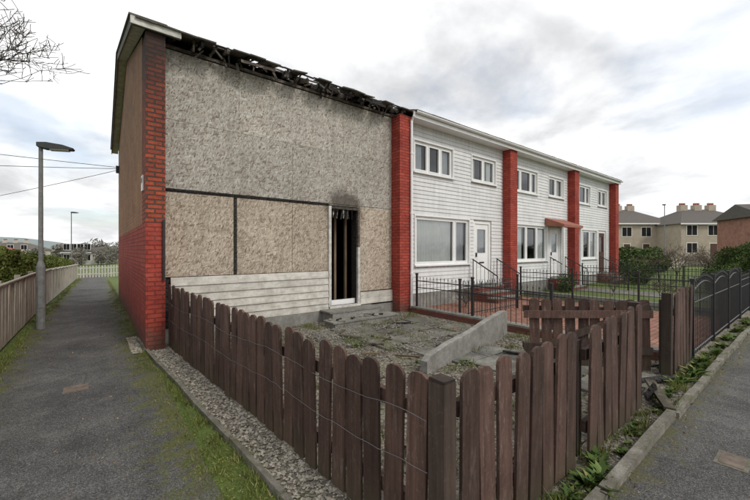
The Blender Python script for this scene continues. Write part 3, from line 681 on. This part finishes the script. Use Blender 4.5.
# ---------------------------------------------------------------- metal railings
def railing(name,p0,p1,h,sp=.11,arch=0.0,panel=1.8,z0=.0):
    e=empty(name); mb=MB(); p0=Vector((*p0,0));p1=Vector((*p1,0)); d=p1-p0; L=d.length; d.normalize(); n=max(1,round(L/panel)); pl=L/n
    for i in range(n+1):
        q=p0+d*pl*i; mb.obox((q.x,q.y,z0+(h+.08)/2),(.045,.045,h+.08),(0,0,math.atan2(d.y,d.x)),'black'); mb.obox((q.x,q.y,z0+h+.1),(.06,.06,.04),(0,0,0),'black')
    for i in range(n):
        a=p0+d*(pl*i); K=10
        top=[(a+d*(pl*t/K))+Vector((0,0,z0+h-.08+arch*math.sin(math.pi*t/K))) for t in range(K+1)]
        mb.tube(top,.013,'black',4)
        mb.tube([a+Vector((0,0,z0+.12)),a+d*pl+Vector((0,0,z0+.12))],.014,'black',4)
        mb.tube([a+Vector((0,0,z0+h-.25)),a+d*pl+Vector((0,0,z0+h-.25))],.011,'black',4)
        m=int(pl/sp)
        for j in range(1,m):
            q=a+d*(pl*j/m); zz=z0+h-.02+arch*math.sin(math.pi*j/m)
            mb.tube([q+Vector((0,0,z0+.05)),q+Vector((0,0,zz))],.0075,'black',4,cap=False)
            mb.tube([q+Vector((0,0,zz)),q+Vector((0,0,zz+.02)),q+Vector((0,0,zz+.07))],[.008,.016,.001],'black',4)
    mb.build('bars',e); return e
railing('metal_railing',(6.62,6.6),(6.62,3.1),.92)
railing('metal_railing',(7.05,1.2),(12.0,1.2),1.1,arch=.12)
railing('metal_railing',(12.1,1.2),(22.6,1.2),1.0)
railing('metal_railing',(11.8,6.6),(11.8,1.4),.95)
railing('metal_railing',(17.0,6.6),(17.0,1.4),.95)
railing('metal_railing',(22.5,7.0),(22.5,1.4),.95)
railing('metal_railing',(6.75,5.3),(9.3,5.3),.85)
mb=MB(); mb.add([(6.7,1.3,.014),(11.75,1.3,.014),(11.75,7.05,.014),(6.7,7.05,.014)],[(0,1,2,3)],'paver'); mb.add([(15.3,1.3,.014),(16.9,1.3,.014),(16.9,7.05,.014),(15.3,7.05,.014)],[(0,1,2,3)],'slab'); mb.build('garden_paving')
mb=MB()
mb.box(6.5,6.72,1.5,6.7,-.02,.13,'brick_red'); mb.box(6.49,6.73,1.49,6.71,.132,.17,'conc')
mb.box(12.02,12.14,1.4,6.6,-.02,.2,'render'); mb.build('garden_dwarf_wall')

# ---------------------------------------------------------------- street lamp
def lamp(x,y,h,name='street_lamp',yaw=0.0):
    e=empty(name); z=g(x,y); mb=MB()
    mb.tube([(x,y,z-.05),(x,y,z+1.30),(x,y,z+1.36),(x,y,z+1.42)],[.078,.075,.06,.043],'lampgrey',12)
    mb.tube([(x,y,z+1.42),(x,y,z+h)],[.043,.036],'lampgrey',10); mb.box(x-.035,x+.035,y-.085,y-.07,z+.45,z+.95,'lampgrey')
    mb.build('column',e,False)
    mb=MB(); c,s=math.cos(yaw),math.sin(yaw); a=(c,s,0)
    pf=[(-.05,-.02),(.08,-.05),(.52,-.02),(.54,.01),(.36,.06),(.1,.08),(-.05,.06)]
    mb.prism(pf,(x,y,z+h),a,(0,0,1),(-s,c,0),.10,'lampdark')
    mb.prism(pf,(x,y,z+h),a,(0,0,1),(s,-c,0),.10,'lampdark')
    mb.prism([(.15,-.065),(.46,-.045),(.46,-.025),(.15,-.043)],(x+s*.08,y-c*.08,z+h),a,(0,0,1),(-s,c,0),.16,'lens')
    mb.build('lantern',e); return e
lamp(-.92,10.1,3.82,yaw=-.15)
lamp(-1.9,44,6.0)
lamp(46,10.0,6.3,yaw=math.pi)
mb=MB(); mb.box(-.31,-.08,5.35,5.60,0,.009,'rust'); mb.box(-.29,-.10,5.37,5.58,.009,.012,'rust'); mb.build('access_cover')
mb=MB(); mb.box(3.75,4.02,.33,.52,0,.009,'kerb'); mb.box(3.78,3.99,.355,.495,.009,.012,'rust'); mb.build('access_cover')

# ---------------------------------------------------------------- vegetation
def edgepts(n,fx,y0,y1,spread,pw=1.6,z=.004,clump=0):
    y=y0+(y1-y0)*R.rand(n)**pw; off=0
    if clump:
        cy=y0+(y1-y0)*R.rand(clump)**pw; co_=R.normal(size=clump)*spread; idx=R.randint(0,clump,n); y=cy[idx]+R.normal(size=n)*.05; off=co_[idx]
        x=np.array([fx(v) for v in y])+off+R.normal(size=n)*.035
    else: x=np.array([fx(v) for v in y])+R.normal(size=n)*spread
    return np.stack([x,y,np.array([g(a,b) for a,b in zip(x,y)])+z],1)
fe=lambda y:(fx_at(y)-.47 if y<6.8 else .50)
P=np.concatenate([edgepts(6500,fe,1.5,20,.075,clump=260),edgepts(5000,lambda y:.60,6.5,30,.05)])
blades('path_edge_grass',P,.034,.0028,'grassb',lean=1.4)
P=edgepts(8000,lambda y:LX+.16,2.5,34,.07,clump=260); blades('path_edge_grass',P,.05,.004,'grassb',lean=1.0)
P=np.concatenate([edgepts(12000,lambda y:fe(y)-.10,1.9,16,.16,clump=420),edgepts(7000,lambda y:-.96,3,20,.09,clump=260)])
leaves('moss_tufts',P,.007,'moss',up=0,elong=1.0)
P=edgepts(2500,lambda y:fx_at(y)-.37,1.3,7,.03,clump=70); blades('fence_foot_grass',P,.05,.003,'grassb',lean=1.0)
P=np.concatenate([edgepts(350,lambda y:.15,1.2,14,.35),np.stack([1.5+R.rand(500)**1.4*10,KY+.02+R.normal(size=500)*.13,np.full(500,.02)],1)]); P[:,2]+=.006
ll=leaves('leaf_litter',P,.011,'litter',elong=1.2)
C=[(R.uniform(1.5,6.2),R.uniform(1.5,6.8)) for _ in range(90)]
P=np.concatenate([np.stack([c[0]+R.normal(size=60)*.07,c[1]+R.normal(size=60)*.07,np.full(60,.03)],1) for c in C]); blades('yard_weeds',P,.10,.004,'grassb',lean=.9)
Ps=[];H=[]
for c in range(110):
    cx=1.6+R.rand()**1.5*16; cy=KY+.02+R.rand()*.24; s=R.uniform(.25,1.1)
    Ps.append(np.stack([cx+R.normal(size=60)*.06*s,cy+R.normal(size=60)*.03*s,np.full(60,.012)],1)); H.append(np.full(60,.10*s))
blades('verge_grass',np.concatenate(Ps),np.concatenate(H),.0035,'grassb',lean=1.1)
V=[];rn=[]
spots=[(2.72,.98,1.1),(2.95,1.05,.9),(2.5,1.02,.7),(3.3,1.0,.5),(3.8,1.04,.6),(5.0,1.05,.8),(5.6,1.08,1.1),(6.1,1.04,1.3),(6.5,1.07,1.1),(7.0,1.05,1.0),(7.6,1.05,1.2),(8.2,1.04,.9),(9,1.05,1.1),(10,1.04,.9),(11.2,1.04,1.0)]+[(R.uniform(2,12),R.uniform(.95,1.1),R.uniform(.3,.6)) for _ in range(26)]+[(R.uniform(1.6,6),R.uniform(1.5,6.5),R.uniform(.3,.8)) for _ in range(16)]
for (cx,cy,s) in spots:
    for sub in range(4):
        ox,oy=cx+R.normal()*.08*s,cy+R.normal()*.03*s
        for i in range(16):
            a=R.rand()*6.283; el=R.uniform(.3,1.35); L=.115*s*R.uniform(.35,1.25); w=L*R.uniform(.12,.22)
            d=np.array([math.cos(a)*math.cos(el),math.sin(a)*math.cos(el),math.sin(el)]); q=np.array([-math.sin(a),math.cos(a),0]); b=np.array([ox,oy,.015])
            m=b+d*L*.55; tip=b+d*L+np.array([math.cos(a),math.sin(a),-.8])*L*.25
            V+=[b,m-q*w,tip,m+q*w]; rn.append(R.rand())
npmesh('broadleaf_weeds',np.array(V),4,'weed',np.array(rn))
n=32000; y=5.5+R.rand(n)**1.5*30; hh=1.54+.08*np.sin(y*1.3)+.06*np.sin(y*3.7+1)+.04*np.sin(y*9)-.006*(y-6)
side=R.rand(n); x=np.where(side<.55,LX-.24-.14*R.rand(n),LX-.22-1.3*R.rand(n)); zz=np.where(side<.55,(.55+.45*R.rand(n))*hh,hh+R.normal(size=n)*.045)
P=np.stack([x,y,zz+np.array([g(-2,b) for b in y])],1); hd=empty('conifer_hedge'); leaves('foliage',P,.032,'hedge',hd,up=.8)
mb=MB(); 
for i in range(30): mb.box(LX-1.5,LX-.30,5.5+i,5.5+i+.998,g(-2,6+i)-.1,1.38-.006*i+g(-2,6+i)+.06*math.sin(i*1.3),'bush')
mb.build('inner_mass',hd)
def branch(mb,p,d,L,r,depth,k,spread=.5,twist=1.0,minr=.003):
    pts=[p];rs=[r]; q=p.copy(); dd=d.copy(); seg=4
    for i in range(seg):
        dd=(dd+Vector((random.uniform(-1,1),random.uniform(-1,1),random.uniform(-.5,.7)))*.13*twist).normalized(); q=q+dd*L/seg; pts.append(q.copy()); rs.append(max(minr,r*(1-.45*(i+1)/seg)))
        if depth>0 and i>=1 :
            nb=1 if depth<3 else random.choice([1,2])
            for _ in range(nb):
                s=Vector((random.uniform(-1,1),random.uniform(-1,1),random.uniform(-.3,.8))).normalized()
                branch(mb,q,(dd*(1-spread)+s*spread*1.2).normalized(),L*random.uniform(.5,.72),max(minr,rs[-1]*.6),depth-1,k,spread,twist,minr)
    mb.tube(pts,rs,k,5 if r>.03 else 3,cap=False)
def tree(name,x,y,h,r,depth,k='bark',nlimb=4,spread=.5,minr=.003,base=.35):
    e=empty(name); z=g(x,y); mb=MB(); p=Vector((x,y,z-.05)); top=Vector((x+.1,y,z+h*base))
    mb.tube([p,p.lerp(top,.5)+Vector((.05,.03,0)),top],[r*1.25,r,r*.85],k,9); mb.build('trunk',e)
    mb=MB()
    for i in range(nlimb):
        a=6.28*i/nlimb+random.uniform(-.4,.4); d=Vector((math.cos(a)*.6,math.sin(a)*.6,random.uniform(.6,1.1))).normalized()
        branch(mb,top,d,h*.36,r*.55,depth,k,spread,1.0,minr)
    mb.build('branches',e); return e
random.seed(21)
tree('bare_tree',-4.65,11.0,8.1,.2,5,minr=.0065,nlimb=7)
for (x,y,h) in((24.0,3.0,2.3),(25.5,5.0,2.6),(27.5,4.0,2.4),(23.5,6.0,2.0)): tree('bare_shrub',x,y,h,.04,3,'twig',7,.6,.007,.12)
for (x,y,h) in((13.6,3.0,1.1),(14.4,4.6,1.3),(8.2,6.3,.8)): tree('bare_shrub',x,y,h,.02,3,'twig',6,.6,.004,.12)
def bush(name,c,rad,n,size,k='bush'):
    d=R.normal(size=(n,3)); d/=np.linalg.norm(d,axis=1)[:,None]; rr=(.72+.3*R.rand(n)**.6)*(1+.18*np.sin(d[:,0]*5+c[0])+.15*np.sin(d[:,1]*6+d[:,2]*4)); P=d*rr[:,None]*np.array(rad)+np.array(c); P=P[P[:,2]>.02]
    e=empty(name); leaves('foliage',P,size,k,e); 
    mb=MB(); mb.tube([(c[0],c[1],0),(c[0],c[1],c[2])],[.05,.03],'bark',6)
    for i in range(14):
        v=Vector(R.normal(size=3)).normalized(); mb.tube([(c[0],c[1],c[2]*.4),(c[0]+v.x*rad[0]*.8,c[1]+v.y*rad[1]*.8,c[2]+abs(v.z)*rad[2]*.7)],[.02,.006],'bark',4)
    mb.build('stems',e); return e
bush('evergreen_bush',(22.5,2.2,.9),(.9,.8,.95),9000,.035)
bush('evergreen_bush',(19.0,2.3,.5),(.8,.6,.55),5000,.03)
bush('evergreen_bush',(20.4,5.5,.5),(.6,.6,.6),3000,.03)
bush('evergreen_bush',(14.5,6.2,.35),(.4,.3,.35),1800,.022)
bush('garden_hedge',(30,8,.8),(5,1.0,1.0),9000,.07)
bush('garden_hedge',(34,3.0,.7),(4,1.0,.8),7000,.07,'hedge')
bush('garden_hedge',(40,14,.9),(6,1.5,1.2),8000,.1)

# ---------------------------------------------------------------- background houses
def semi(name,x,y,yaw,w=11.5,d=8,eh=5.0,rh=2.6,wall='harl',hip=True,z=0,roofk='slate',chim=True):
    e=empty(name); c,s=math.cos(yaw),math.sin(yaw)
    def T(p): return (x+p[0]*c-p[1]*s, y+p[0]*s+p[1]*c, z+p[2])
    def tb(mb,x0,x1,y0,y1,z0,z1,k):
        b=len(mb.v); mb.box(x0,x1,y0,y1,z0,z1,k); 
        for i in range(b,len(mb.v)): mb.v[i]=T(mb.v[i])
    mb=MB(); tb(mb,-w/2,w/2,-d/2,d/2,-1,eh,wall); mb.build('walls',e)
    mb=MB(); o=.35; i=d/2 if hip else 0; 
    vs=[(-w/2-o,-d/2-o,eh),(w/2+o,-d/2-o,eh),(w/2+o,d/2+o,eh),(-w/2-o,d/2+o,eh),(-w/2-o*(not hip)+i*.9,0,eh+rh),(w/2+o*(not hip)-i*.9,0,eh+rh)]
    mb.add([T(v) for v in vs],[(0,1,5,4),(1,2,5),(2,3,4,5),(3,0,4),(3,2,1,0)],roofk)
    tb(mb,-w/2-o-.02,w/2+o+.02,-d/2-o-.06,-d/2-o-.003,eh-.12,eh+.04,'white')
    mb.build('roof',e)
    if chim:
        mb=MB()
        for cx in(-w/2+i*.9,w/2-i*.9,0):
            tb(mb,cx-.5,cx+.5,-.35,.35,eh+rh-.7,eh+rh+.6,wall)
            for q in(-.3,0,.3): tb(mb,cx+q-.09,cx+q+.09,-.09,.09,eh+rh+.602,eh+rh+.9,'redpaint')
        mb.build('chimneys',e)
    mb=MB()
    for k2 in range(4):
        cx=-w/2+w*(k2+.5)/4
        for z0 in(.9,3.2):
            door=(k2 in(1,2) and z0<1)
            hw=.45 if door else .65; za=.05 if door else z0; zb=2.1 if door else z0+1.25
            tb(mb,cx-hw-.08,cx+hw+.08,-d/2-.03,-d/2-.003,za-.08,zb+.08,'white')
            if door: tb(mb,cx-hw,cx+hw,-d/2-.05,-d/2-.033,za,zb,'brown')
            else:
                tb(mb,cx-hw,cx-.03,-d/2-.045,-d/2-.033,za,zb,'dark'); tb(mb,cx+.03,cx+hw,-d/2-.045,-d/2-.033,za,zb,'dark')
    mb.build('windows_and_doors',e); return e
YAW=-math.radians(38.3)
def at(u,d): 
    t=(u-375)/352*d; return (.62*d+.785*t,.785*d-.62*t)
semi('harled_house',*at(696,50),YAW,w=11.2,eh=4.7,rh=2.3,z=.4)
semi('harled_house',*at(617,54),YAW,w=11.0,eh=5.0,rh=2.4,z=.4)
semi('harled_house',*at(800,70),YAW,w=11.0,eh=5.0,rh=2.3,z=.4)
semi('brick_house',*at(785,34),YAW-.3,w=7,d=7,eh=4.8,rh=1.4,wall='brick_far',hip=False,chim=False)
semi('white_house',*at(16,95),YAW+.2,w=12,eh=3.2,rh=2.0,wall='harl2',z=-1.5)
semi('white_house',*at(-20,70),YAW-.3,w=12,eh=2.8,rh=1.8,wall='harl2',z=-1.5,roofk='redpaint')
semi('white_house',*at(92,80),YAW,w=6,eh=2.6,rh=1.2,wall='harl2',z=-1.5,chim=False,hip=False)
mb=MB()
for i in range(40): mb.box(24+i*.9,24+i*.9+.85,8.5,8.6,0,1.0,'palefence')
mb.build('far_garden_fence')

P=[]
for i in range(150):
    a=math.radians(-42+ i*1.15+R.uniform(-.5,.5)); D=R.uniform(110,170); cx,cy=D*math.sin(a),D*math.cos(a); h=R.uniform(3,6.5); w=h*.5
    q=R.normal(size=(230,3)); q/=np.linalg.norm(q,axis=1)[:,None]; q*=(R.rand(230,1)**.4)*np.array([w,w,h*.5]); P.append(q+np.array([cx,cy,h*.5-1.2]))
leaves('distant_trees',np.concatenate(P),.30,'fartree',elong=2.2)
P=[]
for i in range(7):
    cx,cy=at(78+i*6+R.uniform(-3,3),75+R.uniform(-6,8)); h=R.uniform(3.0,5.0); q=R.normal(size=(600,3)); q/=np.linalg.norm(q,axis=1)[:,None]; q*=(R.rand(600,1)**.4)*np.array([h*.4,h*.4,h*.5]); P.append(q+np.array([cx,cy,h*.5-1.5]))
leaves('distant_trees',np.concatenate(P),.12,'fartree',elong=2.6)
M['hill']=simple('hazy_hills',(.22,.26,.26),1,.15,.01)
vs=[];n=90
for i in range(n+1):
    a=math.radians(-100+200*i/n); h=14+8*math.sin(i*.35)+5*math.sin(i*.9+2); vs+=[(900*math.sin(a),900*math.cos(a),-8),(960*math.sin(a),960*math.cos(a),h)]
mb=MB(); mb.add(vs,[(2*i,2*i+1,2*i+3,2*i+2) for i in range(n)],'hill'); mb.build('hills')

# ---------------------------------------------------------------- sky + sun
w=bpy.data.worlds.new('World'); sc.world=w; w.use_nodes=True; nt=w.node_tree; nt.nodes.clear()
def wn(t,**kw):
    nd=nt.nodes.new(t)
    for k,v in kw.items():
        if k.startswith('_'): setattr(nd,k[1:],v)
    for k,v in kw.items():
        if not k.startswith('_'):
            kk=int(k) if k.isdigit() else k.replace('__',' ')
            if isinstance(v,bpy.types.NodeSocket): nt.links.new(v,nd.inputs[kk])
            else: nd.inputs[kk].default_value=v
    return nd
EL=math.radians(44); AZ=math.radians(165)
sky=wn('ShaderNodeTexSky',_sky_type='NISHITA',_sun_disc=False,_sun_elevation=EL,_sun_rotation=AZ)
skym=wn('ShaderNodeMix',_data_type='RGBA',_blend_type='MULTIPLY',**{'0':1.0,'6':sky.outputs[0],'7':(1.5,1.45,1.4,1)})
tc=wn('ShaderNodeTexCoord'); sx=wn('ShaderNodeSeparateXYZ',Vector=tc.outputs['Generated'])
zz=wn('ShaderNodeMath',_operation='ADD',**{'0':sx.outputs[2],'1':.22}); zz=wn('ShaderNodeMath',_operation='MAXIMUM',**{'0':zz.outputs[0],'1':.1})
dx=wn('ShaderNodeMath',_operation='DIVIDE',**{'0':sx.outputs[0],'1':zz.outputs[0]}); dy=wn('ShaderNodeMath',_operation='DIVIDE',**{'0':sx.outputs[1],'1':zz.outputs[0]})
cv=wn('ShaderNodeCombineXYZ',X=dx.outputs[0],Y=dy.outputs[0],Z=3.1)
n1=wn('ShaderNodeTexNoise',Vector=cv.outputs[0],Scale=1.1,Detail=7.0,Roughness=.52,Distortion=.25)
cv2=wn('ShaderNodeCombineXYZ',X=dx.outputs[0],Y=dy.outputs[0],Z=9.7)
n2=wn('ShaderNodeTexNoise',Vector=cv2.outputs[0],Scale=1.3,Detail=8.0,Roughness=.55,Distortion=.3)
def wramp(f,st):
    r=wn('ShaderNodeValToRGB'); nt.links.new(f,r.inputs[0]); e=r.color_ramp.elements
    while len(e)<len(st): e.new(.5)
    for i,(p,c) in enumerate(st): e[i].position=p; e[i].color=(*c,1)
    return r.outputs[0]
K=13.5
cloud=wramp(n2.outputs['Fac'],[(.30,(.47,.48,.49)),(.40,(.60,.605,.615)),(.48,(.76,.765,.77)),(.58,(.97,.97,.97))])
cm=wn('ShaderNodeMix',_data_type='RGBA',_blend_type='MULTIPLY',**{'0':1.0,'6':cloud,'7':(K,K,K,1)})
cov=wramp(n1.outputs['Fac'],[(.34,(0.5,)*3),(.46,(1,)*3)])
mx=wn('ShaderNodeMix',_data_type='RGBA',**{'0':cov,'6':skym.outputs[2],'7':cm.outputs[2]})
bg=wn('ShaderNodeBackground',Color=mx.outputs[2],Strength=.1); out=wn('ShaderNodeOutputWorld',Surface=bg.outputs[0])

sl=bpy.data.lights.new('sun','SUN'); sl.energy=1.5; sl.angle=math.radians(12); sl.color=(1,.95,.87); so=bpy.data.objects.new('sun',sl); sc.collection.objects.link(so)
sd=Vector((math.sin(AZ)*math.cos(EL),math.cos(AZ)*math.cos(EL),math.sin(EL))); so.rotation_euler=sd.to_track_quat('Z','Y').to_euler()

# ---------------------------------------------------------------- camera
cd=bpy.data.cameras.new('camera'); cd.sensor_width=36; cd.lens=16.9; cd.clip_end=3000; cd.clip_start=.05
co=bpy.data.objects.new('camera',cd); sc.collection.objects.link(co); co.location=(0,0,1.65); co.rotation_euler=(math.radians(90),0,-math.radians(38.3)); sc.camera=co
